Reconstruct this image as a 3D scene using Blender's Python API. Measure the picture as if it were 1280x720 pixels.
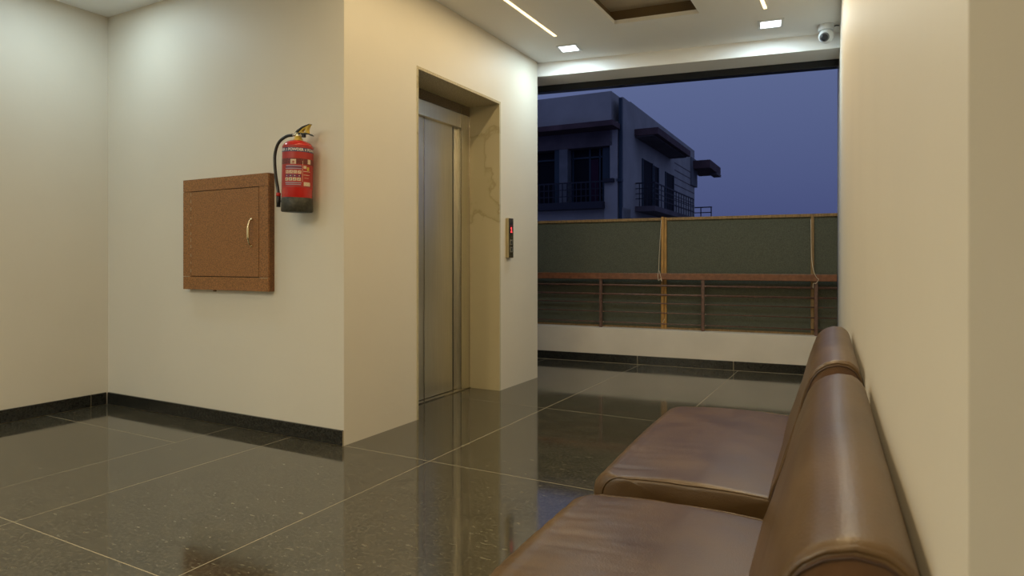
import bpy, bmesh, math, random
from mathutils import Vector, Matrix, noise
for o in list(bpy.data.objects): bpy.data.objects.remove(o)
C = bpy.context.scene.collection
SC = bpy.context.scene
R = random.Random(7)

# ------------------------------------------------------------------ camera
H = 1.05
cam = bpy.data.cameras.new('camera'); co = bpy.data.objects.new('camera', cam); C.objects.link(co)
cam.sensor_width = 36; cam.lens = 813 / 1280 * 36
cam.shift_y = -(360 - 327) / 1280
co.location = (0, 0, H); co.rotation_euler = (math.pi / 2, 0, 0.4975)
cam.clip_start = 0.02; cam.clip_end = 500
cam.dof.use_dof = True; cam.dof.focus_distance = 3.6; cam.dof.aperture_fstop = 7
SC.camera = co

# ------------------------------------------------------------------ world: dusk sky
w = bpy.data.worlds.new('dusk'); SC.world = w; w.use_nodes = True
nt = w.node_tree; nt.nodes.clear()
wo = nt.nodes.new('ShaderNodeOutputWorld'); bg = nt.nodes.new('ShaderNodeBackground')
tc = nt.nodes.new('ShaderNodeTexCoord'); sx = nt.nodes.new('ShaderNodeSeparateXYZ')
cr = nt.nodes.new('ShaderNodeValToRGB')
cr.color_ramp.elements[0].position = 0.0; cr.color_ramp.elements[0].color = (.046, .058, .160, 1)
cr.color_ramp.elements[1].position = 0.34; cr.color_ramp.elements[1].color = (.108, .140, .275, 1)
e = cr.color_ramp.elements.new(.12); e.color = (.070, .090, .205, 1)
e = cr.color_ramp.elements.new(1.0); e.color = (.07, .09, .21, 1)
nt.links.new(tc.outputs['Generated'], sx.inputs[0]); nt.links.new(sx.outputs['Z'], cr.inputs[0])
nt.links.new(cr.outputs[0], bg.inputs[0]); bg.inputs[1].default_value = 1.0
nt.links.new(bg.outputs[0], wo.inputs[0])

SC.view_settings.view_transform = 'Standard'; SC.view_settings.look = 'None'
SC.view_settings.gamma = 1; SC.view_settings.use_curve_mapping = False
SC.view_settings.exposure = 0.12

# ------------------------------------------------------------------ lights of the room, with unseen fill lamps added
WARM = (1.0, .76, .42); COOL = (.72, .92, 1.0); SOFT = (1.0, .78, .50)
CEIL = 2.855
def area(name, loc, sx_, sy_, power, col, rz=0, spread=180):
    l = bpy.data.lights.new(name, 'AREA'); l.shape = 'RECTANGLE'; l.size = sx_; l.size_y = sy_
    l.energy = power; l.color = col; l.spread = math.radians(spread)
    o = bpy.data.objects.new(name, l); C.objects.link(o); o.location = loc; o.rotation_euler = (0, 0, rz)
    return o
DOWN = [((-2.20, 5.06), 7.5), ((-.63, 5.27), 8), ((-4.32, 2.28), 6.5), ((-4.30, -.6), 19), ((1.6, -.9), 1.5), ((-2.7, -1.9), 30)]  # those behind the viewer are unseen fill lamps, added to brighten the walls
for (x, y), p in DOWN: area('downlight_and_fill', (x, y, CEIL - .012), .12, .12, p, COOL, 0, 180)
STRIPS = [(-2.175, .2, 4.735), (-.625, .75, 4.93), (-2.175, -2.6, -.4), (-.4, -2.6, .1)]  # the strips behind the viewer are unseen, added as warm fill
for (x, y0, y1), q in zip(STRIPS, (3.6, 7.8, 28, 2.5)): area('strip_and_fill', (x, (y0 + y1) / 2, CEIL - .012), .03, y1 - y0, q * (y1 - y0), WARM)

# ------------------------------------------------------------------ materials
def mat(name, col, rough=.6, metal=0, noise_scale=None, noise_amt=.1, bump=0, bump_scale=60, ior=1.5, coat=0, stretch=None, emit=None, es=1, spec=None):
    m = bpy.data.materials.new(name); m.use_nodes = True; t = m.node_tree; b = t.nodes['Principled BSDF']
    b.inputs['Base Color'].default_value = (*col, 1); b.inputs['Roughness'].default_value = rough
    b.inputs['Metallic'].default_value = metal; b.inputs['IOR'].default_value = ior
    if coat: b.inputs['Coat Weight'].default_value = coat; b.inputs['Coat Roughness'].default_value = .1
    if spec is not None: b.inputs['Specular IOR Level'].default_value = spec
    if emit: b.inputs['Emission Color'].default_value = (*emit, 1); b.inputs['Emission Strength'].default_value = es
    tcn = t.nodes.new('ShaderNodeTexCoord'); mp = t.nodes.new('ShaderNodeMapping')
    t.links.new(tcn.outputs['Object'], mp.inputs[0])
    if stretch: mp.inputs['Scale'].default_value = stretch
    if noise_scale:
        n = t.nodes.new('ShaderNodeTexNoise'); n.inputs['Scale'].default_value = noise_scale; n.inputs['Detail'].default_value = 6
        t.links.new(mp.outputs[0], n.inputs['Vector'])
        r = t.nodes.new('ShaderNodeValToRGB'); r.color_ramp.elements[0].position = .3; r.color_ramp.elements[1].position = .7
        r.color_ramp.elements[0].color = (*[c * (1 - noise_amt) for c in col], 1)
        r.color_ramp.elements[1].color = (*[min(1, c * (1 + noise_amt)) for c in col], 1)
        t.links.new(n.outputs['Fac'], r.inputs[0]); t.links.new(r.outputs[0], b.inputs['Base Color'])
    if bump:
        n2 = t.nodes.new('ShaderNodeTexNoise'); n2.inputs['Scale'].default_value = bump_scale; n2.inputs['Detail'].default_value = 4
        t.links.new(mp.outputs[0], n2.inputs['Vector'])
        bp = t.nodes.new('ShaderNodeBump'); bp.inputs['Strength'].default_value = bump; bp.inputs['Distance'].default_value = .01
        t.links.new(n2.outputs['Fac'], bp.inputs['Height']); t.links.new(bp.outputs[0], b.inputs['Normal'])
    return m

M = {}
M['wall'] = mat('wall_paint', (.68, .635, .54), .55, noise_scale=1.3, noise_amt=.025, bump=.06, bump_scale=25)
M['ceil'] = mat('ceiling_paint', (.86, .86, .85), .7, noise_scale=1.2, noise_amt=.02)
M['tray_shade'] = mat('tray_shade_brown', (.16, .11, .06), .8)  # brown shadow of the cove put into the colour
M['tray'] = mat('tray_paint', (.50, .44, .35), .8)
M['parapet'] = mat('parapet_paint', (.64, .59, .52), .6, noise_scale=3, noise_amt=.05)
M['grout'] = mat('cream_grout', (.36, .31, .21), .8)
M['skirting'] = mat('black_granite', (.020, .020, .017), .16, noise_scale=90, noise_amt=.7, ior=1.5)
M['soffit'] = mat('brown_granite', (.50, .43, .28), .22, noise_scale=130, noise_amt=.45)
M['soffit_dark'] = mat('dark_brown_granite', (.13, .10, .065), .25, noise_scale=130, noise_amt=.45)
M['steel'] = mat('brushed_steel', (.76, .73, .64), .32, 1, noise_scale=6, noise_amt=.10, bump=.10, bump_scale=4, stretch=(60, 60, .6))
M['steel_light'] = mat('steel_light', (.60, .57, .50), .22, 1)
M['shaft'] = mat('dark_gap', (.01, .01, .01), .7)
M['particle'] = mat('brown_laminate', (.27, .118, .036), .45, noise_scale=160, noise_amt=.55, bump=.12, bump_scale=200)
M['particle_edge'] = mat('brown_laminate_edge', (.16, .068, .022), .5, noise_scale=160, noise_amt=.5)
M['chalk'] = mat('chalky_edge', (.45, .36, .24), .8)
M['brass'] = mat('pale_brass', (.75, .64, .42), .25, 1)
M['red'] = mat('red_enamel', (.50, .018, .014), .22, coat=.5, noise_scale=8, noise_amt=.08)
M['label_red'] = mat('label_red', (.36, .020, .016), .4)
M['label_dark'] = mat('label_maroon', (.13, .016, .014), .4, noise_scale=220, noise_amt=.8)
M['navy'] = mat('label_navy', (.035, .035, .12), .4)
M['purple'] = mat('label_purple', (.12, .02, .09), .4)
M['cream'] = mat('label_cream', (.62, .50, .36), .5, noise_scale=300, noise_amt=.35)
M['greyblue'] = mat('label_greyblue', (.30, .27, .36), .5)
M['white_print'] = mat('white_print', (.72, .68, .62), .5)
M['black_base'] = mat('scuffed_black_skirt', (.030, .028, .018), .5, noise_scale=60, noise_amt=.6)
M['black'] = mat('black_plastic', (.012, .012, .012), .4)
M['rubber'] = mat('black_rubber', (.015, .013, .010), .32)
M['yellow'] = mat('yellow_plastic', (.55, .38, .05), .4)
M['white_plastic'] = mat('white_plastic', (.72, .74, .76), .35)
M['lens'] = mat('dark_lens', (.02, .02, .025), .08)
M['lens_ring'] = mat('grey_ring', (.12, .12, .13), .4)
M['panel_bronze'] = mat('bronze_panel', (.10, .085, .05), .25, .5)
M['panel_side'] = mat('gold_panel_side', (.50, .42, .25), .3, .8)
M['digit'] = mat('red_digit', (.6, .02, .02), .4, emit=(1, .05, .05), es=2.2)
M['button'] = mat('pale_button', (.38, .35, .27), .3, .6)
M['led_cool'] = mat('cool_diffuser', (.9, .9, .9), .5, emit=(.86, .95, 1.0), es=3.0)
M['led_warm'] = mat('warm_diffuser', (.9, .8, .6), .5, emit=(1, .72, .36), es=2.6)
M['rail'] = mat('red_oxide_rail', (.12, .062, .045), .38, noise_scale=30, noise_amt=.35)
M['rail_top'] = mat('brown_handrail', (.17, .066, .030), .35, noise_scale=30, noise_amt=.25)
M['wood'] = mat('yellow_timber', (.38, .20, .05), .55, noise_scale=14, noise_amt=.35, stretch=(6, 6, .8))
M['wood_dull'] = mat('dull_timber', (.24, .145, .055), .6, noise_scale=14, noise_amt=.35, stretch=(6, 6, .8))
M['mesh_green'] = mat('green_cloth', (.080, .085, .060), .85, noise_scale=180, noise_amt=.35, bump=.2, bump_scale=300)
M['string'] = mat('white_string', (.60, .50, .36), .8)
M['header'] = mat('black_gloss_header', (.010, .012, .018), .12)
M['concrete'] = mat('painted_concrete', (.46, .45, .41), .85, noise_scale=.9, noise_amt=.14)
M['concrete_dark'] = mat('dark_shade_concrete', (.15, .125, .13), .9, noise_scale=1.5, noise_amt=.25)  # dark tone, also carries the shade painted under the front canopy
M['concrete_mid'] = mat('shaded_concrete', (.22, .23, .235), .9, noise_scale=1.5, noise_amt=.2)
M['canopy'] = mat('brown_tile_canopy', (.12, .070, .07), .8, noise_scale=2, noise_amt=.3)
M['glass_dark'] = mat('dark_window', (.010, .011, .018), .7, spec=.15)
M['shutter'] = mat('teal_frame', (.018, .045, .07), .5)
M['maroon'] = mat('maroon_curtain', (.045, .012, .035), .9)
M['iron'] = mat('dark_iron', (.02, .022, .035), .6)
M['ground'] = mat('dusty_ground', (.10, .09, .075), .95, noise_scale=.3, noise_amt=.3)

def floor_mat():
    m = bpy.data.materials.new('polished_black_granite'); m.use_nodes = True; t = m.node_tree; b = t.nodes['Principled BSDF']
    g = t.nodes.new('ShaderNodeNewGeometry')
    def nz(s, d=6, v=None):
        n = t.nodes.new('ShaderNodeTexNoise'); n.inputs['Scale'].default_value = s; n.inputs['Detail'].default_value = d
        t.links.new(v or g.outputs['Position'], n.inputs['Vector']); return n
    def ramp(n, p0, c0, p1, c1, out='Fac'):
        r = t.nodes.new('ShaderNodeValToRGB'); r.color_ramp.elements[0].position = p0; r.color_ramp.elements[1].position = p1
        r.color_ramp.elements[0].color = (*c0, 1); r.color_ramp.elements[1].color = (*c1, 1)
        t.links.new(n.outputs[out], r.inputs[0]); return r
    def mix(fac, a, c):
        x = t.nodes.new('ShaderNodeMix'); x.data_type = 'RGBA'
        t.links.new(fac, x.inputs['Factor']); 
        t.links.new(a, x.inputs['A'])
        if isinstance(c, tuple): x.inputs['B'].default_value = (*c, 1)
        else: t.links.new(c, x.inputs['B'])
        return x.outputs['Result']
    base = ramp(nz(9), .34, (.024, .023, .018), .72, (.056, .051, .036))
    grain = ramp(nz(75, 3), .46, (0, 0, 0), .62, (1, 1, 1))
    c = mix(grain.outputs[0], base.outputs[0], (.088, .079, .054))
    # cloudy pale flecks, drawn out one way like the vein of the stone
    mp = t.nodes.new('ShaderNodeMapping'); mp.inputs['Rotation'].default_value = (0, 0, .5); mp.inputs['Scale'].default_value = (17, 60, 12)
    t.links.new(g.outputs['Position'], mp.inputs[0])
    fl = ramp(nz(1.0, 4, mp.outputs[0]), .615, (0, 0, 0), .80, (1, 1, 1))
    c = mix(fl.outputs[0], c, (.22, .20, .14))
    v = t.nodes.new('ShaderNodeTexVoronoi'); v.inputs['Scale'].default_value = 34; v.inputs['Randomness'].default_value = 1
    mp2 = t.nodes.new('ShaderNodeMapping'); mp2.inputs['Rotation'].default_value = (0, 0, .9); mp2.inputs['Scale'].default_value = (.45, 1.0, 1); t.links.new(g.outputs['Position'], mp2.inputs[0]); t.links.new(mp2.outputs[0], v.inputs['Vector'])
    sp = ramp(v, .03, (1, 1, 1), .10, (0, 0, 0), 'Distance')
    c = mix(sp.outputs[0], c, (.13, .12, .085))
    t.links.new(c, b.inputs['Base Color'])
    rr = ramp(nz(2.2, 3), .3, (.05,) * 3, .75, (.115,) * 3); t.links.new(rr.outputs[0], b.inputs['Roughness'])
    b.inputs['IOR'].default_value = 2.0
    bp = t.nodes.new('ShaderNodeBump'); bp.inputs['Strength'].default_value = .02; bp.inputs['Distance'].default_value = .01
    t.links.new(nz(5, 2).outputs['Fac'], bp.inputs['Height']); t.links.new(bp.outputs[0], b.inputs['Normal'])
    return m
M['granite'] = floor_mat()

def marble_mat():
    m = bpy.data.materials.new('cream_marble'); m.use_nodes = True; t = m.node_tree; b = t.nodes['Principled BSDF']
    tcn = t.nodes.new('ShaderNodeNewGeometry')
    n = t.nodes.new('ShaderNodeTexNoise'); n.inputs['Scale'].default_value = 1.25; n.inputs['Detail'].default_value = 7; n.inputs['Distortion'].default_value = .5
    t.links.new(tcn.outputs['Position'], n.inputs['Vector'])
    v = t.nodes.new('ShaderNodeValToRGB'); els = v.color_ramp.elements
    els[0].position = .475; els[0].color = (.52, .47, .32, 1); els[1].position = .525; els[1].color = (.49, .44, .29, 1)
    k = els.new(.4985); k.color = (.37, .32, .20, 1); k = els.new(.493); k.color = (.50, .45, .30, 1); k = els.new(.512); k.color = (.47, .42, .27, 1)
    t.links.new(n.outputs['Fac'], v.inputs[0]); t.links.new(v.outputs[0], b.inputs['Base Color'])
    b.inputs['Roughness'].default_value = .12
    return m
M['marble'] = marble_mat()

def leather_mat():
    m = bpy.data.materials.new('brown_leather'); m.use_nodes = True; t = m.node_tree; b = t.nodes['Principled BSDF']
    tcn = t.nodes.new('ShaderNodeTexCoord')
    n = t.nodes.new('ShaderNodeTexNoise'); n.inputs['Scale'].default_value = 4.5; n.inputs['Detail'].default_value = 6
    t.links.new(tcn.outputs['Object'], n.inputs['Vector'])
    r = t.nodes.new('ShaderNodeValToRGB'); r.color_ramp.elements[0].position = .3; r.color_ramp.elements[1].position = .75
    r.color_ramp.elements[0].color = (.070, .036, .0115, 1); r.color_ramp.elements[1].color = (.118, .066, .023, 1)
    t.links.new(n.outputs['Fac'], r.inputs[0]); t.links.new(r.outputs[0], b.inputs['Base Color'])
    n3 = t.nodes.new('ShaderNodeTexNoise'); n3.inputs['Scale'].default_value = 9; t.links.new(tcn.outputs['Object'], n3.inputs['Vector'])
    rr = t.nodes.new('ShaderNodeMapRange'); rr.inputs[3].default_value = .30; rr.inputs[4].default_value = .44
    t.links.new(n3.outputs['Fac'], rr.inputs[0]); t.links.new(rr.outputs[0], b.inputs['Roughness'])
    vo = t.nodes.new('ShaderNodeTexVoronoi'); vo.inputs['Scale'].default_value = 260; t.links.new(tcn.outputs['Object'], vo.inputs['Vector'])
    bp = t.nodes.new('ShaderNodeBump'); bp.inputs['Strength'].default_value = .12; bp.inputs['Distance'].default_value = .003
    t.links.new(vo.outputs['Distance'], bp.inputs['Height']); t.links.new(bp.outputs[0], b.inputs['Normal'])
    b.inputs['IOR'].default_value = 1.55
    return m
M['leather'] = leather_mat()
M['leather_dark'] = mat('worn_dark_leather', (.095, .045, .017), .45, noise_scale=6, noise_amt=.5, bump=.15, bump_scale=60)
M['seam'] = mat('seam_thread', (.045, .020, .010), .6)
M['linen'] = mat('black_lining', (.02, .016, .012), .8)

# ------------------------------------------------------------------ builders
def box(bm, x0, x1, y0, y1, z0, z1, mtx=None, mi=0):
    v = [bm.verts.new(Vector(p)) for p in ((x0, y0, z0), (x1, y0, z0), (x1, y1, z0), (x0, y1, z0), (x0, y0, z1), (x1, y0, z1), (x1, y1, z1), (x0, y1, z1))]
    if mtx is not None:
        for a in v: a.co = mtx @ a.co
    for f in ((0, 3, 2, 1), (4, 5, 6, 7), (0, 1, 5, 4), (1, 2, 6, 5), (2, 3, 7, 6), (3, 0, 4, 7)):
        bm.faces.new([v[i] for i in f]).material_index = mi
def prism(bm, pts, z0, z1):
    a = [bm.verts.new((x, y, z0)) for x, y in pts]; b = [bm.verts.new((x, y, z1)) for x, y in pts]; n = len(pts)
    bm.faces.new(a[::-1]); bm.faces.new(b)
    for i in range(n): bm.faces.new((a[i], a[(i + 1) % n], b[(i + 1) % n], b[i]))
def tube(bm, pts, r, n=10, cap=True):
    pts = [Vector(p) for p in pts]; rings = []; rr = r if isinstance(r, (list, tuple)) else [r] * len(pts); ref = None
    for i, p in enumerate(pts):
        d = (pts[min(i + 1, len(pts) - 1)] - pts[max(i - 1, 0)]).normalized()
        if ref is None: ref = d.orthogonal().normalized()
        a = (ref - d * ref.dot(d)).normalized(); ref = a; b = d.cross(a)
        rings.append([bm.verts.new(p + (a * math.cos(2 * math.pi * k / n) + b * math.sin(2 * math.pi * k / n)) * rr[i]) for k in range(n)])
    for i in range(len(rings) - 1):
        for k in range(n): bm.faces.new((rings[i][k], rings[i][(k + 1) % n], rings[i + 1][(k + 1) % n], rings[i + 1][k]))
    if cap: bm.faces.new(rings[0][::-1]); bm.faces.new(rings[-1])
def lathe(bm, prof, n=48, cx=0, cy=0):
    rings = [[bm.verts.new((cx + r * math.cos(2 * math.pi * k / n), cy + r * math.sin(2 * math.pi * k / n), z)) for k in range(n)] for r, z in prof]
    for i in range(len(rings) - 1):
        for k in range(n): bm.faces.new((rings[i][k], rings[i][(k + 1) % n], rings[i + 1][(k + 1) % n], rings[i + 1][k]))
    bm.faces.new(rings[0][::-1]); bm.faces.new(rings[-1])
def bez(p, n=24):
    P = [Vector(q) for q in p]; out = []
    P = [P[0] * 2 - P[1]] + P + [P[-1] * 2 - P[-2]]
    for i in range(1, len(P) - 2):
        for k in range(n):
            t = k / n
            out.append(.5 * ((2 * P[i]) + (-P[i - 1] + P[i + 1]) * t + (2 * P[i - 1] - 5 * P[i] + 4 * P[i + 1] - P[i + 2]) * t * t + (-P[i - 1] + 3 * P[i] - 3 * P[i + 1] + P[i + 2]) * t ** 3))
    out.append(P[-2]); return out
def obj(name, bm, m, parent=None, smooth=False, bevel=0, kind=None, loc=None, rot=None):
    me = bpy.data.meshes.new(name); bmesh.ops.recalc_face_normals(bm, faces=bm.faces[:]); bm.to_mesh(me); bm.free()
    for mm in (m if isinstance(m, (list, tuple)) else [m]): me.materials.append(M[mm])
    if smooth:
        for p in me.polygons: p.use_smooth = True
    o = bpy.data.objects.new(name, me); C.objects.link(o)
    if parent: o.parent = parent
    if loc: o.location = loc
    if rot: o.rotation_euler = rot
    if bevel:
        b = o.modifiers.new('bevel', 'BEVEL'); b.width = bevel; b.segments = 2; b.limit_method = 'ANGLE'
    if kind: o['kind'] = kind
    return o
def bx(name, d, m, parent=None, bevel=0, kind=None):
    bm = bmesh.new(); box(bm, *d); return obj(name, bm, m, parent, bevel=bevel, kind=kind)
def tb(name, pts, r, m, parent=None, n=10, smooth=True):
    bm = bmesh.new(); tube(bm, pts, r, n); return obj(name, bm, m, parent, smooth=smooth)
def thing(name, label, cat, loc=(0, 0, 0), rz=0, group=None, rot=None):
    o = bpy.data.objects.new(name, None); C.objects.link(o); o.empty_display_size = .1
    o.location = loc; o.rotation_euler = rot or (0, 0, rz); o['label'] = label; o['category'] = cat
    if group: o['group'] = group
    return o
def struct(name, bm, m, label=None, **k):
    o = obj(name, bm, m, kind='structure', **k)
    if label: o['label'] = label
    return o

# ------------------------------------------------------------------ the setting
XE = -2.61          # face of the lift wall
XL = -4.92          # left wall
YB = 2.80           # wall with the extinguisher
YE = 5.29           # far end of the lift wall
ZO = 2.33           # lift opening
def xw(y): return .061 - (y - .53) * .0455   # face of the right wall
def yfar(x): return 6.36 + .09 * (x + 3.15)  # face of the parapet
RS = math.atan(.09)

# floor: grout bed with granite slabs laid on it
bm = bmesh.new(); box(bm, -5.2, 2.8, -3.2, 7.0, -.10, -.0003)
floor = struct('floor', bm, 'grout', 'polished black granite tile floor with thin cream joints')
cols = [(-4.93, -3.52), (-3.52, -3.02), (-3.02, -2.015), (-2.015, -1.075), (-1.075, -.05), (-.05, 1.2), (1.2, 2.6)]
rows = [-3.1, -1.55, -.10, 1.345, 2.802, 4.213, 6.8]
G = .0024
def tile(x0, x1, y0, y1):
    dz = R.uniform(.0, .0003)
    t = bx('tile', (x0 + G, x1 - G, y0 + G, y1 - G, -.03, dz), 'granite', floor)
for i, (a, b) in enumerate(cols):
    for j in range(len(rows) - 1):
        y0, y1 = rows[j], rows[j + 1]
        if i < 2 and y0 > 2.7 and y1 < 5: continue      # inside the lift block
        if i == 0 and y0 == 1.345: tile(a, b, y0, 2.385); tile(a, b, 2.385, y1); continue
        if j == 5: y1 = 6.75
        if i == 0 and j >= 5: a = -4.2
        tile(a, b, y0, y1)

# ceiling slab with the sunken tray
TX0, TX1, TY0, TY1a, TY1b = -1.675, -1.06, 1.3, 4.72, 4.80
def beamy(x): return 5.32 + .168 * (x + 2.6)
def ring_slab(bm, x0, x1, y0, ya, yb, z0, z1):
    prism(bm, [(-5.2, -3.2), (x0, -3.2), (x0, beamy(x0) + .3), (-2.61, beamy(-2.61) + .3), (-5.2, beamy(-2.61) + .3)], z0, z1)
    prism(bm, [(x1, -3.2), (2.8, -3.2), (2.8, beamy(.4) + .3), (x1, beamy(x1) + .3)], z0, z1)
    prism(bm, [(x0, -3.2), (x1, -3.2), (x1, y0), (x0, y0)], z0, z1)
    prism(bm, [(x0, ya), (x1, yb), (x1, beamy(x1) + .3), (x0, beamy(x0) + .3)], z0, z1)
bm = bmesh.new(); ring_slab(bm, TX0, TX1, TY0, TY1a, TY1b, CEIL, CEIL + .03)
ceiling = struct('ceiling', bm, 'ceil', 'pale painted ceiling with a sunken rectangular tray')
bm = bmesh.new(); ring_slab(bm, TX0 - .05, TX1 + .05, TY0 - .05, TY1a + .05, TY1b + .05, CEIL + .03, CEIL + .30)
o = obj('tray_side', bm, 'tray_shade', ceiling); o['label'] = 'side of the sunken ceiling tray, its shade painted brown'
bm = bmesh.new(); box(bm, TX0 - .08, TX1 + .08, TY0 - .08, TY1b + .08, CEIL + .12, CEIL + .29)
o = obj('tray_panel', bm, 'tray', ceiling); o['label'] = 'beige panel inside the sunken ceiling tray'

# drop beam + black header behind it
bm = bmesh.new(); prism(bm, [(XE - .9, beamy(XE - .9)), (.3, beamy(.3)), (.3, beamy(.3) + .31), (XE - .9, beamy(XE - .9) + .31)], 2.732, CEIL + .2)
struct('trim_1', bm, 'ceil', 'white drop beam across the balcony opening', bevel=.003)
bm = bmesh.new(); prism(bm, [(XE - 1.3, beamy(XE - 1.3) + .312), (.3, beamy(.3) + .312), (.3, beamy(.3) + .40), (XE - 1.3, beamy(XE - 1.3) + .40)], 2.672, CEIL + .2)
struct('trim_2', bm, 'header', 'glossy black header strip behind the white beam', bevel=.004)

# walls
bm = bmesh.new(); box(bm, XL - .2, XL, -3.2, YB + .2, -.02, CEIL + .05); struct('wall_left', bm, 'wall', 'plain cream wall at the left of the corner')
bm = bmesh.new(); box(bm, XL, XE - .3, YB, YB + .2, -.02, CEIL + .05); box(bm, XE - .3, XE - .002, YB, YB + .2, -.02, CEIL + .05)
struct('wall_back', bm, 'wall', 'cream wall carrying the brown cabinet and the extinguisher')
bm = bmesh.new()
OY0, OY1 = 3.502, 4.59
box(bm, XE - .28, XE, YB + .001, OY0, -.02, CEIL + .05)
box(bm, XE - .28, XE, OY1 + .02, YE, -.02, CEIL + .05)
box(bm, XE - .28, XE, OY0, OY1 + .02, ZO + .02, CEIL + .05)
box(bm, -5.0, XE - .28, YE - .2, YE, -.02, CEIL + .05)
struct('wall_elevator', bm, 'wall', 'cream wall around the marble lined lift opening')
bm = bmesh.new(); prism(bm, [(xw(.53), .53), (2.8, .53), (2.8, .75), (.6, .75), (.6, 7.2), (xw(7.2), 7.2)], -.02, CEIL + .05)
struct('wall_right', bm, 'wall', 'cream wall behind the leather sofas, ending in a near corner')
bm = bmesh.new(); box(bm, 2.6, 2.8, -3.2, .53, -.02, CEIL + .05); struct('wall_side', bm, 'wall')
bm = bmesh.new(); box(bm, -5.2, 2.8, -3.2, -3.0, -.02, CEIL + .05); struct('wall_rear', bm, 'wall')
bm = bmesh.new(); box(bm, -4.4, -4.2, YE, 6.2, -.02, CEIL + .4); struct('wall_balcony', bm, 'wall')

# parapet, in a frame that runs along it
FAR = Matrix.Translation((-3.15, 6.36, 0)) @ Matrix.Rotation(RS, 4, 'Z')
bm = bmesh.new(); box(bm, -1.03, 2.94, 0, .15, -.02, .357, FAR); struct('wall_parapet', bm, 'parapet', 'low white parapet under the balcony railing', bevel=.003)

# skirtings: black granite pieces with pale joints
def skirting(name, pieces, frame_loc, rz, label):
    e = bpy.data.objects.new(name, None); C.objects.link(e); e.location = frame_loc; e.rotation_euler = (0, 0, rz)
    e['kind'] = 'structure'; e['label'] = label
    a = pieces[0][0]; b = pieces[-1][1]
    bx('joint_filler', (a, b, -.008, 0, 0, .084), 'grout', e)
    for p, q in pieces: bx('stone', (p + .003, q - .003, -.014, 0, .003, .088), 'skirting', e, bevel=.0015)
    return e
skirting('baseboard_back', [(0, 2.295)], (XL + .014, YB, 0), 0, 'black granite skirting under the cabinet wall')
skirting('baseboard_left', [(0, 1.5), (1.5, 3.6), (3.6, 5.675), (5.675, 5.785)], (XL, -3.0, 0), math.pi / 2, 'black granite skirting of the left wall')
skirting('baseboard_far', [(-1.0, .0), (.0, 1.108), (1.108, 2.04), (2.04, 2.93)], (-3.15, 6.36, 0), RS, 'black granite skirting of the parapet')

bm = bmesh.new(); box(bm, -1.03, 2.93, -.019, -.0145, -.01, .002, FAR); struct('trim_7', bm, 'grout', 'thin pale joint along the foot of the parapet skirting')
# ground outside
bm = bmesh.new(); box(bm, -80, 80, 7.3, 140, -3.3, -3.0); struct('ground', bm, 'ground')

# ------------------------------------------------------------------ lift opening
JX = -2.892
bm = bmesh.new(); box(bm, JX - .02, XE + .002, OY1, OY1 + .019, 0, ZO); struct('trim_3', bm, 'marble', 'cream veined marble lining of the lift opening', bevel=.0015)
bm = bmesh.new(); box(bm, JX - .02, XE + .002, OY0 - .019, OY0, 0, ZO); struct('trim_4', bm, 'marble')
bm = bmesh.new(); box(bm, JX - .02, XE + .002, OY0 - .019, OY1 - .28, ZO, ZO + .019); box(bm, JX - .02, XE + .002, OY1 - .278, OY1 + .019, ZO, ZO + .019)
struct('trim_5', bm, 'soffit', 'brown granite soffit of the lift opening')
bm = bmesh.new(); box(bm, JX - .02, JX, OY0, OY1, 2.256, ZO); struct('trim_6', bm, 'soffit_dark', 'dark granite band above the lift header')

lift = thing('elevator', 'brushed steel lift doors and frame set in the marble opening', 'elevator', (JX, (OY0 + OY1) / 2, 0))
def LY(y): return y - (OY0 + OY1) / 2
bx('header', (-.10, -.004, LY(OY0), LY(OY1) - .002, 2.14, 2.255), 'steel', lift, bevel=.002)
bx('frame_post', (-.11, -.002, LY(4.462), LY(OY1) - .001, .002, 2.14), 'steel', lift, bevel=.002)
bx('frame_post', (-.11, -.002, LY(OY0) + .001, LY(3.63), .002, 2.14), 'steel', lift, bevel=.002)
bx('edge_strip', (-.004, .001, LY(4.456), LY(4.462), .002, 2.315), 'steel_light', lift)
bx('edge_strip', (-.004, .001, LY(OY1) - .005, LY(OY1) - .001, .002, 2.255), 'steel_light', lift)
bx('door_panel', (-.066, -.046, LY(4.416), LY(4.47), .012, 2.15), 'steel', lift, bevel=.001)
bx('door_panel', (-.060, -.040, LY(4.006), LY(4.400), .012, 2.15), 'steel', lift, bevel=.001)
bx('door_panel', (-.060, -.040, LY(3.60), LY(4.000), .012, 2.15), 'steel', lift, bevel=.001)
bx('seam_dark_strip', (-.0405, -.0392, LY(4.391), LY(4.4002), .012, 2.149), 'shaft', lift)  # black strip added for the unlit gap between the door panels
bx('seam_strip', (-.046, -.036, LY(3.999), LY(4.007), .012, 2.15), 'steel_light', lift)
bx('sill', (-.11, .012, LY(OY0) + .001, LY(OY1) - .001, .0005, .008), 'steel_light', lift, bevel=.001)
bx('shaft_back', (-.13, -.075, LY(OY0), LY(OY1), .0, 2.25), 'shaft', lift)

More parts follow.
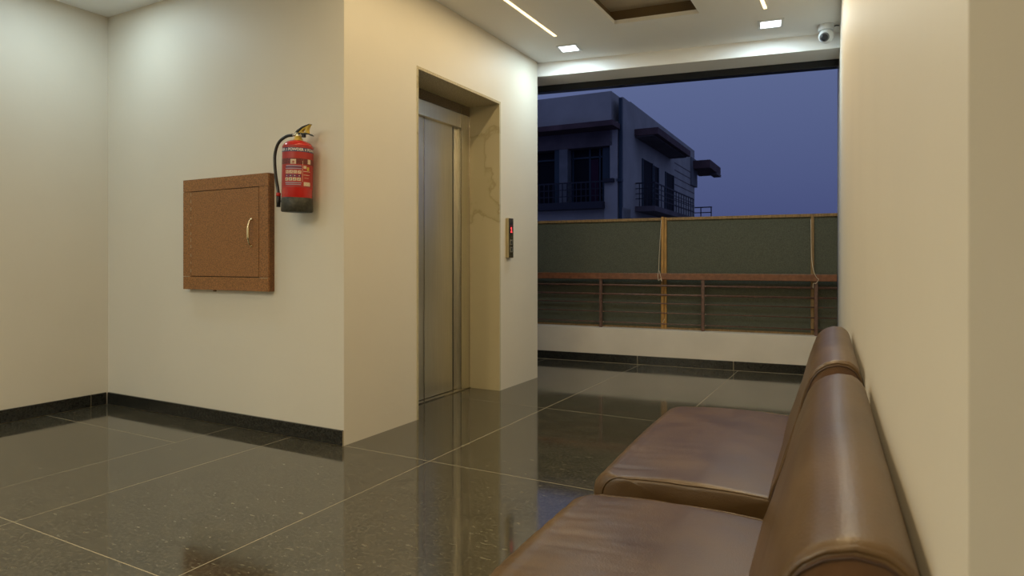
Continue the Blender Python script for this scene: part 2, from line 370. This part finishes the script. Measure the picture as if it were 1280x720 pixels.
call = thing('lift_call_panel', 'narrow bronze lift call panel with a red lit digit, right of the doors', 'call panel', (XE, 4.735, 1.245))
bx('housing', (0, .029, -.040, .040, -.165, .165), 'panel_side', call, bevel=.002)
bx('face_plate', (.0285, .0315, -.037, .037, -.162, .162), 'panel_bronze', call)
d = bx('display', (.031, .0325, -.028, .028, .035, .125), 'black', call)
bm = bmesh.new(); box(bm, .0325, .0335, -.004, .006, .052, .090); box(bm, .0325, .0335, -.012, -.002, .078, .085); box(bm, .0325, .0335, -.012, .014, .046, .053)
obj('digit', bm, 'digit', d)
bm = bmesh.new(); box(bm, .0325, .0331, -.022, .022, .036, .108); obj('glow_plate', bm, 'label_dark', d)
for z in (-.035, -.095):
    b = bx('button', (.031, .0335, -.018, .018, z - .022, z + .022), 'button', call, bevel=.001)
    bx('button_face', (.0333, .0345, -.010, .010, z - .013, z + .013), 'black', b)
bx('speck_vent', (.031, .0325, -.012, .012, -.150, -.146), 'black', call)

# ------------------------------------------------------------------ ceiling lights, with fixtures for the added fill lamps
names = {0: 'square cool white downlight beside the lift wall, near the beam', 1: 'square cool white downlight near the security camera',
         2: 'square downlight over the left corner', 3: 'unseen fill light added by the left wall behind the viewer', 4: 'unseen fill light added behind the near corner', 5: 'unseen fill light added at the rear of the lobby'}
for i, ((x, y), p) in enumerate(DOWN):
    t = thing('downlight', names[i], 'ceiling light', (x, y, CEIL), .14 if i < 2 else 0, 'square downlights')
    bm = bmesh.new()
    for s in ((-.092, .092, -.092, -.072), (-.092, .092, .072, .092), (-.092, -.072, -.072, .072), (.072, .092, -.072, .072)): box(bm, *s, -.007, 0)
    obj('frame', bm, 'white_plastic', t)
    bx('diffuser', (-.072, .072, -.072, .072, -.005, 0), 'led_cool', t)
sn = ['warm recessed light strip left of the ceiling tray', 'warm recessed light strip right of the ceiling tray', 'unseen warm fill strip added behind the viewer, left', 'unseen warm fill strip added behind the viewer, right']
for i, (x, y0, y1) in enumerate(STRIPS):
    t = thing('light_strip', sn[i], 'ceiling light', (x, y0, CEIL), 0, 'warm light strips')
    bx('channel', (-.016, .016, 0, y1 - y0, -.003, 0), 'white_plastic', t)
    bx('diffuser', (-.011, .011, .004, y1 - y0 - .004, -.007, -.001), 'led_warm', t)

# ------------------------------------------------------------------ security camera
cc = thing('security_camera', 'white turret security camera on the ceiling in the far right corner', 'camera', (-.262, 5.50, CEIL), 0)
bm = bmesh.new(); lathe(bm, [(.052, -.045), (.055, -.04), (.055, -.003), (.052, 0)], 32); obj('base', bm, 'white_plastic', cc, smooth=True).modifiers.new('e', 'EDGE_SPLIT')
bm = bmesh.new(); bmesh.ops.create_uvsphere(bm, u_segments=32, v_segments=20, radius=.054)
ball = obj('turret', bm, 'white_plastic', cc, smooth=True, loc=(0, 0, -.085))
lk = (Vector((0, 0, 1.3)) - Vector((-.262 + .3, 5.5, CEIL))).normalized(); lk = Vector((-.18, -.86, -.40)).normalized()
q = lk.to_track_quat('Z', 'Y')
bm = bmesh.new(); lathe(bm, [(.034, .038), (.034, .054), (.029, .056)], 28); o = obj('lens_ring', bm, 'lens_ring', ball, smooth=True); o.rotation_euler = q.to_euler()
bm = bmesh.new(); lathe(bm, [(.026, .040), (.026, .0575), (.012, .0590)], 28); o = obj('lens', bm, 'lens', ball, smooth=True); o.rotation_euler = q.to_euler()
tb('cable', [(.05, .0, -.02), (.07, .02, -.01), (.085, .05, -.004)], .004, 'black', cc)

# ------------------------------------------------------------------ brown cabinet
cb = thing('hatch_cabinet', 'brown laminate wall cabinet with a brass pull, below the fire extinguisher', 'cabinet', (-3.575, YB, 1.228))
w2, h2, th = .403, .360, .048
bm = bmesh.new(); box(bm, -w2, w2, -th + .012, -.0, -h2, h2); obj('carcass', bm, 'particle_edge', cb, bevel=.001)
dx0, dx1, dz0, dz1 = -.322, .324, -.276, .282
for d in ((-w2, w2, dz1, h2), (-w2, w2, -h2, dz0)):
    bx('frame_rail', (d[0], d[1], -th, -th + .0115, d[2], d[3]), 'particle', cb, bevel=.0008)
for d in ((-w2, dx0), (dx1, w2)):
    bx('frame_stile', (d[0], d[1], -th, -th + .0115, dz0 + .0015, dz1 - .0015), 'particle', cb, bevel=.0008)
bx('door_gap', (dx0 - .001, dx1 + .001, -th + .0105, -th + .013, dz0 - .001, dz1 + .001), 'shaft', cb)
door = bx('door', (dx0 + .0035, dx1 - .0035, -th - .001, -th + .0104, dz0 + .0045, dz1 - .0045), 'particle', cb, bevel=.0008)
h = tb('pull_handle', bez([(.262, -th, .08), (.262, -th - .018, .072), (.262, -th - .028, .045), (.262, -th - .031, 0), (.262, -th - .028, -.045), (.262, -th - .018, -.072), (.262, -th, -.08)], 5),
       [.0055] * 5 + [.006] * 6 + [.0085] * 9 + [.006] * 6 + [.0055] * 5, 'brass', door)
for z in (-.082, .082):
    bm = bmesh.new(); bmesh.ops.create_uvsphere(bm, u_segments=12, v_segments=8, radius=.010); obj('knob_end', bm, 'brass', h, smooth=True, loc=(.262, -th - .004, z))
for k in range(11):                                             # chipped hinge side
    z = dz0 + .03 + k * .05 + R.uniform(-.008, .008)
    bx('chipped_edge', (dx0 - .0015, dx0 + .002, -th - .0015, -th, z, z + R.uniform(.01, .026)), 'chalk', cb)
bx('chalk_mark', (-w2, -w2 + .066, -th - .0008, -th, dz0 - .002, dz0 + .001), 'chalk', cb)
bx('chalk_mark', (dx1 + .006, w2 - .004, -th - .0008, -th, dz0 - .004, dz0 - .001), 'chalk', cb)
bx('splinter', (-.125, -.105, -.03, -.02, -h2 - .01, -h2), 'particle_edge', cb)

# ------------------------------------------------------------------ fire extinguisher
RB = .0855
ex = thing('fire_extinguisher', 'red powder fire extinguisher with black hose and yellow lever, hung beside the cabinet', 'fire extinguisher', (-2.878, 2.702, 1.337), rot=(0, math.radians(1.3), 0))
bm = bmesh.new()
prof = [(RB - .004, 0), (RB, .006), (RB, .362)] + [(.026 + (RB - .026) * math.cos(a), .362 + .046 * math.sin(a)) for a in [math.pi / 2 * k / 10 for k in range(1, 11)]]
lathe(bm, prof, 64); body = obj('cylinder', bm, 'red', ex, smooth=True)
bm = bmesh.new(); lathe(bm, [(RB - .002, -.002), (RB + .0018, .003), (RB + .0018, .076), (RB + .0002, .078)], 64); sk = obj('skirt', bm, 'black_base', ex, smooth=True); sk['label'] = 'scuffed black base band'
bm = bmesh.new(); lathe(bm, [(.027, .400), (.027, .417), (.021, .421), (.021, .432)], 28); obj('collar', bm, 'yellow', ex, smooth=True)
bm = bmesh.new(); lathe(bm, [(.015, .424), (.017, .428), (.017, .452), (.013, .456)], 20); obj('valve', bm, 'brass', ex, smooth=True)
# the label wraps the cylinder; angle 0 faces the room (-Y), s is arc length to the right
VA = math.atan2(2.878, 2.702)                                   # where the viewer's side of the cylinder is
def wm(s, z, dr): return wrap(S0 + (s - S0) * 1.18 - .004, z - .021, dr)
def wrap(s, z, dr):
    a = -math.pi / 2 + (s / RB); return Vector(((RB + dr) * math.cos(a), (RB + dr) * math.sin(a), z))
def patch(name, s0, s1, z0, z1, m, parent, dr=.0006):
    if z1 - z0 < .1 and name != 'title_band': z0 -= .021; z1 -= .021
    if s1 - s0 < .1: s0 = S0 + (s0 - S0) * 1.18 - .004; s1 = S0 + (s1 - S0) * 1.18 - .004
    n = max(1, int(abs(s1 - s0) / .006)); bm = bmesh.new()
    rows_ = [[bm.verts.new(wrap(s0 + (s1 - s0) * k / n, z, d)) for k in range(n + 1)] for z, d in ((z0, 0), (z0, dr), (z1, dr), (z1, 0))]
    for r_ in range(3):
        for k in range(n): bm.faces.new((rows_[r_][k], rows_[r_][k + 1], rows_[r_ + 1][k + 1], rows_[r_ + 1][k]))
    return obj(name, bm, m, parent, smooth=False)
S0 = (math.atan2(2.878, 2.702)) * RB                            # arc position that faces the viewer
patch('label_sheet', S0 - .125, S0 + .13, .134, .372, 'label_red', body, .0004)
band = patch('title_band', S0 - .125, S0 + .13, .335, .358, 'navy', body, .0008)
band['label'] = 'navy band reading POWDER'
patch('halftone_band', S0 - .125, S0 + .13, .286, .318, 'label_dark', body, .0007)
def wrap_text(txt, s, z, size, m, parent, name):
    cu = bpy.data.curves.new(name, 'FONT'); cu.body = txt; cu.size = size; cu.align_x = 'CENTER'; cu.align_y = 'CENTER'; cu.offset = size * .026
    to = bpy.data.objects.new('tmp', cu); C.objects.link(to)
    dg = bpy.context.evaluated_depsgraph_get(); me = bpy.data.meshes.new_from_object(to.evaluated_get(dg))
    bpy.data.objects.remove(to)
    for v in me.vertices: v.co = wrap(s + v.co.x, z + v.co.y, .0016)
    me.materials.clear(); me.materials.append(M[m]); o = bpy.data.objects.new(name, me); C.objects.link(o); o.parent = parent; return o
for ds in (-.121, -.012, .097): wrap_text('POWDER', S0 + ds, .3465, .0205, 'white_print', body, 'lettering')
for ds in (-.0665, .0425): 
    bm = bmesh.new()
    for k in (-1, 1):
        a, b_ = wrap(S0 + ds - .005 * k, .340, .0016), wrap(S0 + ds + .005 * k, .353, .0016)
        tube(bm, [a, b_], .0012, 4)
    obj('cross_mark', bm, 'white_print', body)
em = patch('emblem', S0 - .030, S0 - .004, .286, .312, 'cream', body, .0014)
bm = bmesh.new()
for k in range(5):
    a = math.pi * (.1 + .2 * k); c0 = wm(S0 - .017, .294, .0020); tube(bm, [c0, wm(S0 - .017 + .009 * math.cos(a), .294 + .011 * math.sin(a), .0020)], .0011, 4)
tube(bm, [wm(S0 - .023, .290, .002), wm(S0 - .011, .290, .002)], .0012, 4)
obj('emblem_mark', bm, 'label_red', body)
for z in (.276, .268, .260): patch('text_line', S0 - .058 + (z == .276) * .004, S0 + .022, z - .0026, z + .0026, 'greyblue' if z != .268 else 'navy', body, .0012)
for k in range(4): 
    patch('pictogram', S0 - .056 + k * .020, S0 - .039 + k * .020, .232, .250, 'cream', body, .0012)
    bm = bmesh.new(); cx_ = S0 - .0475 + k * .020
    tube(bm, [wm(cx_ - .005, .236, .002), wm(cx_ + (.004 if k % 2 else -.002), .246, .002), wm(cx_ + .005, .237, .002)], .0012, 4); obj('pictogram_mark', bm, 'label_red', body)
for k in range(4):
    patch('pictogram', S0 - .058 + k * .020, S0 - .040 + k * .020, .212, .227, 'purple', body, .0012)
    patch('pictogram_mark', S0 - .051 + k * .020, S0 - .046 + k * .020, .217, .222, 'cream', body, .0018)
    patch('pictogram', S0 - .058 + k * .020, S0 - .041 + k * .020, .191, .209, 'cream', body, .0012)
    bm = bmesh.new(); cx_ = S0 - .0495 + k * .020
    tube(bm, [wm(cx_ - .003, .195, .002), wm(cx_ + .001, .204, .002), wm(cx_ + .004, .199, .002)], .0014, 4); obj('pictogram_mark', bm, 'black', body)
patch('text_line', S0 - .058, S0 + .022, .178, .183, 'greyblue', body, .0012); patch('text_line', S0 - .056, S0 + .020, .168, .173, 'greyblue', body, .0012)
patch('divider', S0 + .026, S0 + .0275, .165, .285, 'cream', body, .0012)
patch('stamp', S0 + .052, S0 + .070, .290, .316, 'cream', body, .0014)
patch('badge', S0 + .031, S0 + .046, .262, .278, 'cream', body, .0012); patch('badge', S0 + .049, S0 + .062, .252, .272, 'yellow', body, .0014)
patch('text_line', S0 + .031, S0 + .068, .245, .248, 'cream', body, .0012); patch('text_line', S0 + .031, S0 + .066, .225, .2275, 'cream', body, .0012)
patch('text_line', S0 + .036, S0 + .060, .208, .2095, 'cream', body, .0012)
patch('table_box', S0 + .033, S0 + .070, .164, .186, 'cream', body, .0012)
# valve head, lever (lies in the vertical plane of the wall)
bm = bmesh.new()
def slab(bm, pts, y0, y1):
    a = [bm.verts.new((x, y0, z)) for x, z in pts]; b = [bm.verts.new((x, y1, z)) for x, z in pts]; n = len(pts)
    bm.faces.new(a); bm.faces.new(b[::-1])
    for i in range(n): bm.faces.new((a[i], b[i], b[(i + 1) % n], a[(i + 1) % n]))
slab(bm, [(-.018, 0.4498), (.0, 0.4679), (.045, 0.4867), (.098, 0.4966), (.090, 0.4908), (.040, 0.4761), (.010, 0.4580)], -.013, .013)
obj('lever_edge', bm, 'black', ex, bevel=.001)
bm = bmesh.new()   # yellow web of the lever with its window
slab(bm, [(.012, 0.4564), (.020, 0.4490), (.050, 0.4474), (.050, 0.4539), (.034, 0.4580), (.048, 0.4711), (.048, 0.4785)], -.009, .009)
slab(bm, [(.048, 0.4785), (.048, 0.4711), (.064, 0.4761), (.064, 0.4531), (.050, 0.4539), (.050, 0.4474), (.084, 0.4433), (.080, 0.4613), (.084, 0.4761), (.096, 0.4949)], -.009, .009)
lv = obj('lever', bm, 'yellow', ex); lv['label'] = 'yellow squeeze lever'
bm = bmesh.new(); slab(bm, [(.010, 0.4539), (.040, 0.4490), (.070, 0.4482), (.100, 0.4400), (.116, 0.4285), (.112, 0.4269), (.095, 0.4351), (.066, 0.4416), (.010, 0.4433)], -.011, .011)
obj('carry_handle', bm, 'black', ex, bevel=.001)
bx('gauge_block', (.036, .054, -.010, .010, .425, .445), 'black', ex, bevel=.002)
tb('safety_pin', [(.018, -.02, .446), (.032, -.022, .432), (.042, -.02, .440)], .0025, 'steel_light', ex)
tb('hose_fitting', [(-.014, -.002, .443), (-.030, -.004, .443), (-.038, -.005, .442)], [.010, .009, .008], 'steel_light', ex)
hose = tb('hose', bez([(-.034, -.004, .443), (-.085, -.010, .437), (-.135, -.018, .405), (-.160, -.022, .345), (-.157, -.026, .275), (-.136, -.034, .195), (-.114, -.040, .135), (-.106, -.042, .104)], 8), .0088, 'rubber', ex, n=14)
noz = tb('nozzle', [(-.105, -.042, .106), (-.1045, -.042, .060), (-.104, -.042, .026)], [.0125, .0125, .0115], 'black', ex, n=16)
tb('red_collar', [(-.105, -.042, .108), (-.105, -.042, .088)], .0135, 'red', noz, n=16)
tb('nozzle_clip', [(-.102, -.04, .06), (-.075, -.03, .06)], .006, 'black', ex)
bx('wall_bracket', (-.045, -.012, .083, .0975, .25, .38), 'black', ex)
bx('wall_hook', (-.03, -.014, .05, .098, .372, .380), 'black', ex)

# ------------------------------------------------------------------ balcony railing and screen
rl = thing('balcony_railing', 'red brown metal railing with a wide handrail on the low parapet', 'railing', (-3.15, 6.36, .357), RS)
o = bx('handrail', (-1.0, 2.94, .055, .105, .509, .574), 'rail_top', rl, bevel=.004)
for x in (-.35, .70, 1.745, 2.765): bx('post', (x - .015, x + .015, .065, .095, 0, .510), 'rail', rl, bevel=.002)
for z, r in ((.447, .0105), (.353, .0105), (.265, .006), (.168, .006), (.058, .006)):
    tb('rail_bar', [(-1.0, .080, z), (2.94, .080, z)], r, 'rail', rl, n=10)
for x in (.73, 1.77): 
    for z in (.447, .353, .265, .168, .058): bx('weld_spot', (x - .004, x + .004, .070, .074, z - .003, z + .003), 'chalk', rl)

sc = thing('privacy_screen', 'dark green cloth screen in yellow timber frames outside the railing', 'screen', (-3.15, 6.36, .30), RS)
# local x of posts
edges = [-1.02, 1.335, 2.735, 2.952]
for a, b in zip(edges[:-1], edges[1:]): bx('screen_panel', (a + .002, b - .002, .175, .185, .02, 1.195), 'mesh_green', sc)
bx('top_batten', (-1.02, 2.95, .158, .175, 1.175, 1.203), 'wood_dull', sc, bevel=.001)
bx('bottom_batten', (-1.02, 2.95, .155, .175, .020, .074), 'wood_dull', sc, bevel=.001)
bx('post', (1.318, 1.346, .150, .175, .02, 1.21), 'wood', sc, bevel=.002)
bx('post', (1.350, 1.374, .152, .175, .02, 1.205), 'wood', sc, bevel=.002)
bx('post', (2.722, 2.750, .155, .175, .02, 1.20), 'wood_dull', sc, bevel=.002)
bx('foot', (-1.02, 2.95, .155, .19, -.32, .012), 'wood_dull', sc)
st = tb('tie_string', bez([(1.322, .146, 1.18), (1.308, .13, .9), (1.303, .1, .66), (1.305, .05, .62), (1.312, .045, .56), (1.332, .045, .575), (1.345, .048, .55), (1.325, .05, .635), (1.315, .048, .66)], 6), .0028, 'string', sc, n=6)
tb('tie_string', bez([(1.325, .146, .10), (1.34, .142, .13), (1.358, .146, .16)], 4), .003, 'string', sc, n=6)
tb('tie_string', bez([(2.722, .148, 1.15), (2.728, .12, .8), (2.745, .05, .66), (2.770, .045, .60), (2.785, .046, .585), (2.765, .046, .55), (2.742, .05, .545), (2.740, .06, .50)], 6), .0028, 'string', sc, n=6)

# ------------------------------------------------------------------ leather sofas
SL = 1.05; SD = .73
def ring_interp(P, n):
    P = [Vector(p) for p in P]; L = [0]
    for i in range(len(P)): L.append(L[-1] + (P[(i + 1) % len(P)] - P[i]).length)
    out = []
    for k in range(n):
        d = L[-1] * k / n; i = max(j for j in range(len(P)) if L[j] <= d); t = (d - L[i]) / (L[i + 1] - L[i])
        out.append(P[i].lerp(P[(i + 1) % len(P)], t))
    return out
def loft(bm, ring, cen, L, rad, nsec, disp=None, y0=0):
    ys = []
    for k in range(7): a = math.pi / 2 * k / 6; ys.append((rad * (1 - math.cos(a)), rad * (1 - math.sin(a))))
    mid = [(rad + (L - 2 * rad) * (k + 1) / (nsec + 1), 0) for k in range(nsec)]
    secs = ys + mid + [(L - d, i) for d, i in ys[::-1]]
    rings = []
    for y, ins in secs:
        rr = []
        for p in ring:
            d = p - cen; q = p - Vector((d.x, d.y)).normalized() * min(ins, d.length * .9)
            v = Vector((q.x, y0 + y, q.y))
            if disp: v += disp(v, ins)
            rr.append(bm.verts.new(v))
        rings.append(rr)
    n = len(ring)
    for i in range(len(rings) - 1):
        for k in range(n): bm.faces.new((rings[i][k], rings[i][(k + 1) % n], rings[i + 1][(k + 1) % n], rings[i + 1][k]))
    return rings
def endcap(bm, ring_verts, bulge):
    cen = sum((v.co for v in ring_verts), Vector()) / len(ring_verts); prev = ring_verts; n = len(prev)
    for s in (.85, .6, .3):
        cur = [bm.verts.new(cen + (v.co - cen) * s + Vector((0, bulge * (1 - s * s), 0))) for v in ring_verts]
        for k in range(n): bm.faces.new((prev[k], prev[(k + 1) % n], cur[(k + 1) % n], cur[k]))
        prev = cur
    bm.faces.new(prev)

BP = [(0, .20), (0, .45), (0, .68), (0, .735), (-.004, .762), (-.014, .782), (-.032, .794), (-.058, .797), (-.084, .790), (-.106, .775), (-.122, .752), (-.133, .722), (-.146, .68), (-.172, .58), (-.200, .49), (-.222, .43), (-.236, .36), (-.236, .20)]
def arc_corner(cx_, cz, r, a0, a1, n=6): return [(cx_ + r * math.cos(math.radians(a0 + (a1 - a0) * k / n)), cz + r * math.sin(math.radians(a0 + (a1 - a0) * k / n))) for k in range(n + 1)]
XF = -SD
SP = [(-.20, .285)] + [(-.20, .414)] + [(-.30, .421), (-.40, .425), (-.50, .424), (-.58, .419)] + arc_corner(XF + .062, .352, .062, 80, 180, 8) + arc_corner(XF + .03, .300, .028, 185, 265, 4)
AMP = [1.0]
def seat_disp(v, ins):
    d = min(v.y, SL - v.y); cx_ = 0
    if d < .06: cx_ = (.06 - math.sqrt(max(0, .06 ** 2 - (.06 - max(0, d)) ** 2))) * max(0, min(1, (-v.x - .45) / .22))
    f = max(0, min(1, (-.30 - v.x) / .35)); top = 1 if v.z > .33 else .35
    crown = math.sin(math.pi * max(0, min(1, v.y / SL))) * .010 * (1 if v.z > .40 else 0)
    n = noise.noise(Vector((v.x * 3.2, v.y * 17, 1.3 + v.z * 2))) + .5 * noise.noise(Vector((v.x * 5, v.y * 41, 7)))
    side = math.exp(-((v.y) / .55) ** 2)
    g = -abs(n) * .0085 * AMP[0] * f * top * (.25 + .75 * side)
    return Vector(((-g * .4 if v.x < -.6 else 0) + cx_, 0, crown + g))
def back_disp(v, ins):
    n = noise.noise(Vector((v.x * 9, v.y * 3.0, v.z * 9)))
    return Vector((n * .003 if v.x < -.02 else 0, 0, n * .002 if v.z > .7 else 0))
def make_sofa(label, loc, rz, crease=1.0):
    AMP[0] = crease
    t = thing('sofa', label, 'sofa', loc, rz)
    ring = ring_interp(SP, 110); bm = bmesh.new(); rings = loft(bm, ring, Vector((-.44, .35)), SL, .022, 90, seat_disp)
    endcap(bm, rings[0], -.006); endcap(bm, rings[-1], .006)
    seat = obj('seat', bm, 'leather', t, smooth=True)
    for s, y in ((-1, .006), (1, SL - .006)):
        bm = bmesh.new(); pts = []
        for p in ring_interp(SP, 260):
            if not (p.y > .36 or p.x < XF + .02) or p.x > -.21: continue
            d = p - Vector((-.44, .35)); q_ = p - d.normalized() * .0065
            pts.append(Vector((q_.x, y, q_.y)) + seat_disp(Vector((q_.x, y, q_.y)), 0))
        tube(bm, pts, .0030, 6); obj('piping', bm, 'leather', seat, smooth=True)
    LB = SL - .05
    ring = ring_interp(BP, 110); bm = bmesh.new(); cen = Vector((-.085, .55)); rings = loft(bm, ring, cen, LB, .016, 60, back_disp)
    endcap(bm, rings[0], -.003); endcap(bm, rings[-1], .003)
    back = obj('backrest', bm, 'leather', t, smooth=True)
    for s, y in ((-1, .004), (1, LB - .004)):
        pts = [p for p in ring_interp(BP, 240) if p.y > .30]
        bm = bmesh.new(); tube(bm, [Vector(((p - (p - cen).normalized() * .0075).x, y, (p - (p - cen).normalized() * .0075).y)) + back_disp(Vector((p.x, y, p.y)), 0) for p in pts], .0034, 8)
        obj('piping', bm, 'leather', back, smooth=True)
        bm = bmesh.new(); rv = [bm.verts.new(Vector((cen.x + (p.x - cen.x) * .90, (.000 if s < 0 else LB), cen.y + (p.y - cen.y) * .955))) for p in ring]
        endcap(bm, rv, s * .016); o = obj('end_panel', bm, 'leather_dark', back, smooth=True); o['label'] = 'darker worn leather end panel'
        bm = bmesh.new(); tube(bm, [Vector(((p - (p - cen).normalized() * .0135).x, y + s * .005, (p - (p - cen).normalized() * .0135).y)) for p in pts], .0016, 6)
        obj('seam', bm, 'seam', back, smooth=True)
    bx('base', (-.64, -.01, .03, SL - .03, .09, .292), 'linen', t, bevel=.01)
    for x in (-.60, -.06):
        for y in (.07, SL - .07):
            bm = bmesh.new(); lathe(bm, [(.018, .001), (.022, .02), (.026, .092)], 16); obj('leg', bm, 'black', t, smooth=True, loc=(x, y, 0))
    return t
def rear(y): return xw(y) - .004
make_sofa('brown leather armless sofa nearest the viewer, creased seat, against the right wall', (rear(.665), .665, 0), .0455)
make_sofa('brown leather armless sofa farther away, between the near sofa and the parapet', (rear(1.865), 1.865, 0), .0455, .3)

# ------------------------------------------------------------------ house across the street
hs = thing('house', 'grey blue concrete house with balconies seen beyond the screen at dusk', 'house', (-8.237, 22.838, 0), .0325)
def hb(name, d, m, parent=None): return bx(name, d, m, parent or hs)
GZ = -3.0
hb('wall', (-9, .35, 1.3, 13.75, GZ, 7.20), 'concrete')          # main volume
hb('front_wall', (-9, .35, .25, 1.3, GZ, 3.05), 'concrete'); hb('parapet', (-9, 0, 0, 1.3, 6.22, 7.35), 'concrete')
hb('front_wall', (-9, .0, .10, 1.3, 5.36, 6.22), 'concrete_dark')  # shade below the canopy put into the colour of this band
hb('corner_pier', (-.08, .20, .10, 1.3, 4.02, 6.22), 'concrete'); hb('corner_pier', (-.30, .20, .10, 1.3, GZ, 4.02), 'concrete')
hb('corner_pier', (.20, .35, .32, 1.3, GZ, 7.16), 'concrete')
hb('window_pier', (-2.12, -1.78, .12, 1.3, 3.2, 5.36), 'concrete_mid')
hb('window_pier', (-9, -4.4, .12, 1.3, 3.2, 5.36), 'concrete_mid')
hb('drain_pipe', (.235, .345, .17, .32, GZ, 7.1), 'shutter'); hb('pipe_bracket', (.14, .36, .10, .32, 4.0, 4.12), 'shutter')
hb('canopy', (-9, .30, -.75, .12, 5.93, 6.12), 'canopy'); 
hb('ledge', (-9, -.28, -.25, .3, 3.02, 3.28), 'iron'); hb('sill', (-.30, .10, -.12, .12, 3.98, 4.12), 'iron')
for x0, x1 in ((-4.3, -2.12), (-1.78, -.08)):
    wn = hb('window', (x0, x1, .55, .60, 3.28, 5.36), 'glass_dark')
    for x in [x0 + .06] + ([x0 + .75, x0 + 1.15, x1 - .42] if x1 > -1 else [x1 - .35, x0 + 1.0]):
        hb('mullion', (x, x + .06, .48, .56, 3.28, 5.36), 'shutter', wn)
    hb('transom', (x0, x1, .48, .56, 5.0, 5.06), 'shutter', wn)
    hb('curtain', (x0 + .78, x0 + 1.12, .50, .54, 3.35, 4.95), 'maroon', wn)
hb('shutter_leaf', (-2.32, -2.12, .15, .5, 3.28, 5.36), 'shutter')
hb('shutter_leaf', (-.42, -.12, .3, .5, 3.28, 5.34), 'shutter')
gr = hb('window_grille', (-4.3, -.3, -.10, -.07, 4.0, 4.05), 'iron')
for z in (3.5, 3.75): hb('grille_bar', (-4.3, -.3, -.10, -.08, z, z + .03), 'iron', gr)
x = -4.2
while x < -.3: hb('grille_bar', (x, x + .03, -.10, -.07, 3.28, 4.0), 'iron', gr); x += .19
# side elevation
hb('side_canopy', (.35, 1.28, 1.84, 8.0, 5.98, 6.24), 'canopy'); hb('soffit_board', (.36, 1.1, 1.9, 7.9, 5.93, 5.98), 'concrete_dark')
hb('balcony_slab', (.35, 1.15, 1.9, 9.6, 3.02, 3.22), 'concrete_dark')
for y0, y1, z0, z1 in ((2.95, 4.5, 3.22, 5.25), (4.75, 5.55, 3.22, 5.2), (6.9, 8.5, 3.22, 5.2)):
    dr_ = hb('door_opening', (.34, .365, y0, y1, z0, z1), 'glass_dark')
    hb('door_frame', (.35, .40, y0 - .05, y0 + .03, z0, z1), 'shutter', dr_); hb('door_frame', (.35, .40, y1 - .03, y1 + .05, z0, z1), 'shutter', dr_)
for z in (3.4, 3.75, 4.1, 4.45, 4.8, 5.15, 5.5, 5.85): hb('siding_groove', (.345, .356, 8.8, 13.7, z, z + .05), 'concrete_dark')
br = hb('balcony_rail', (1.10, 1.14, 1.95, 9.55, 4.10, 4.15), 'iron')
for z in (3.5, 3.7, 3.9): hb('rail_bar', (1.11, 1.13, 1.95, 9.55, z, z + .03), 'iron', br); hb('rail_bar', (.36, 1.12, 1.95, 1.98, z, z + .03), 'iron', br)
hb('rail_bar', (.36, 1.12, 1.94, 1.98, 4.10, 4.15), 'iron', br)
for k in range(15): hb('baluster', (1.105, 1.135, 1.97 + k * .53, 2.0 + k * .53, 3.22, 4.10), 'iron', br)
for x in (.5, .8): hb('baluster', (x, x + .03, 1.95, 1.98, 3.22, 4.10), 'iron', br)
hb('rear_wing', (.0, .42, 12.6, 14.2, 5.2, 6.7), 'concrete_mid')
hb('rear_canopy', (.10, 1.32, 13.0, 16.5, 6.12, 6.55), 'canopy'); hb('canopy_edge', (.95, 1.36, 15.0, 16.4, 5.98, 6.12), 'concrete_dark')
rr_ = hb('rear_railing', (.0, 1.25, 14.0, 14.05, 4.04, 4.10), 'iron')
for z in (3.5, 3.75): hb('rail_bar', (.0, 1.2, 14.0, 14.04, z, z + .05), 'iron', rr_)
for x in (.02, .62, 1.18): hb('baluster', (x, x + .05, 14.0, 14.05, 3.0, 4.10), 'iron', rr_)
hb('rear_balcony', (-.3, 1.25, 13.9, 16, 2.85, 3.0), 'concrete_dark')
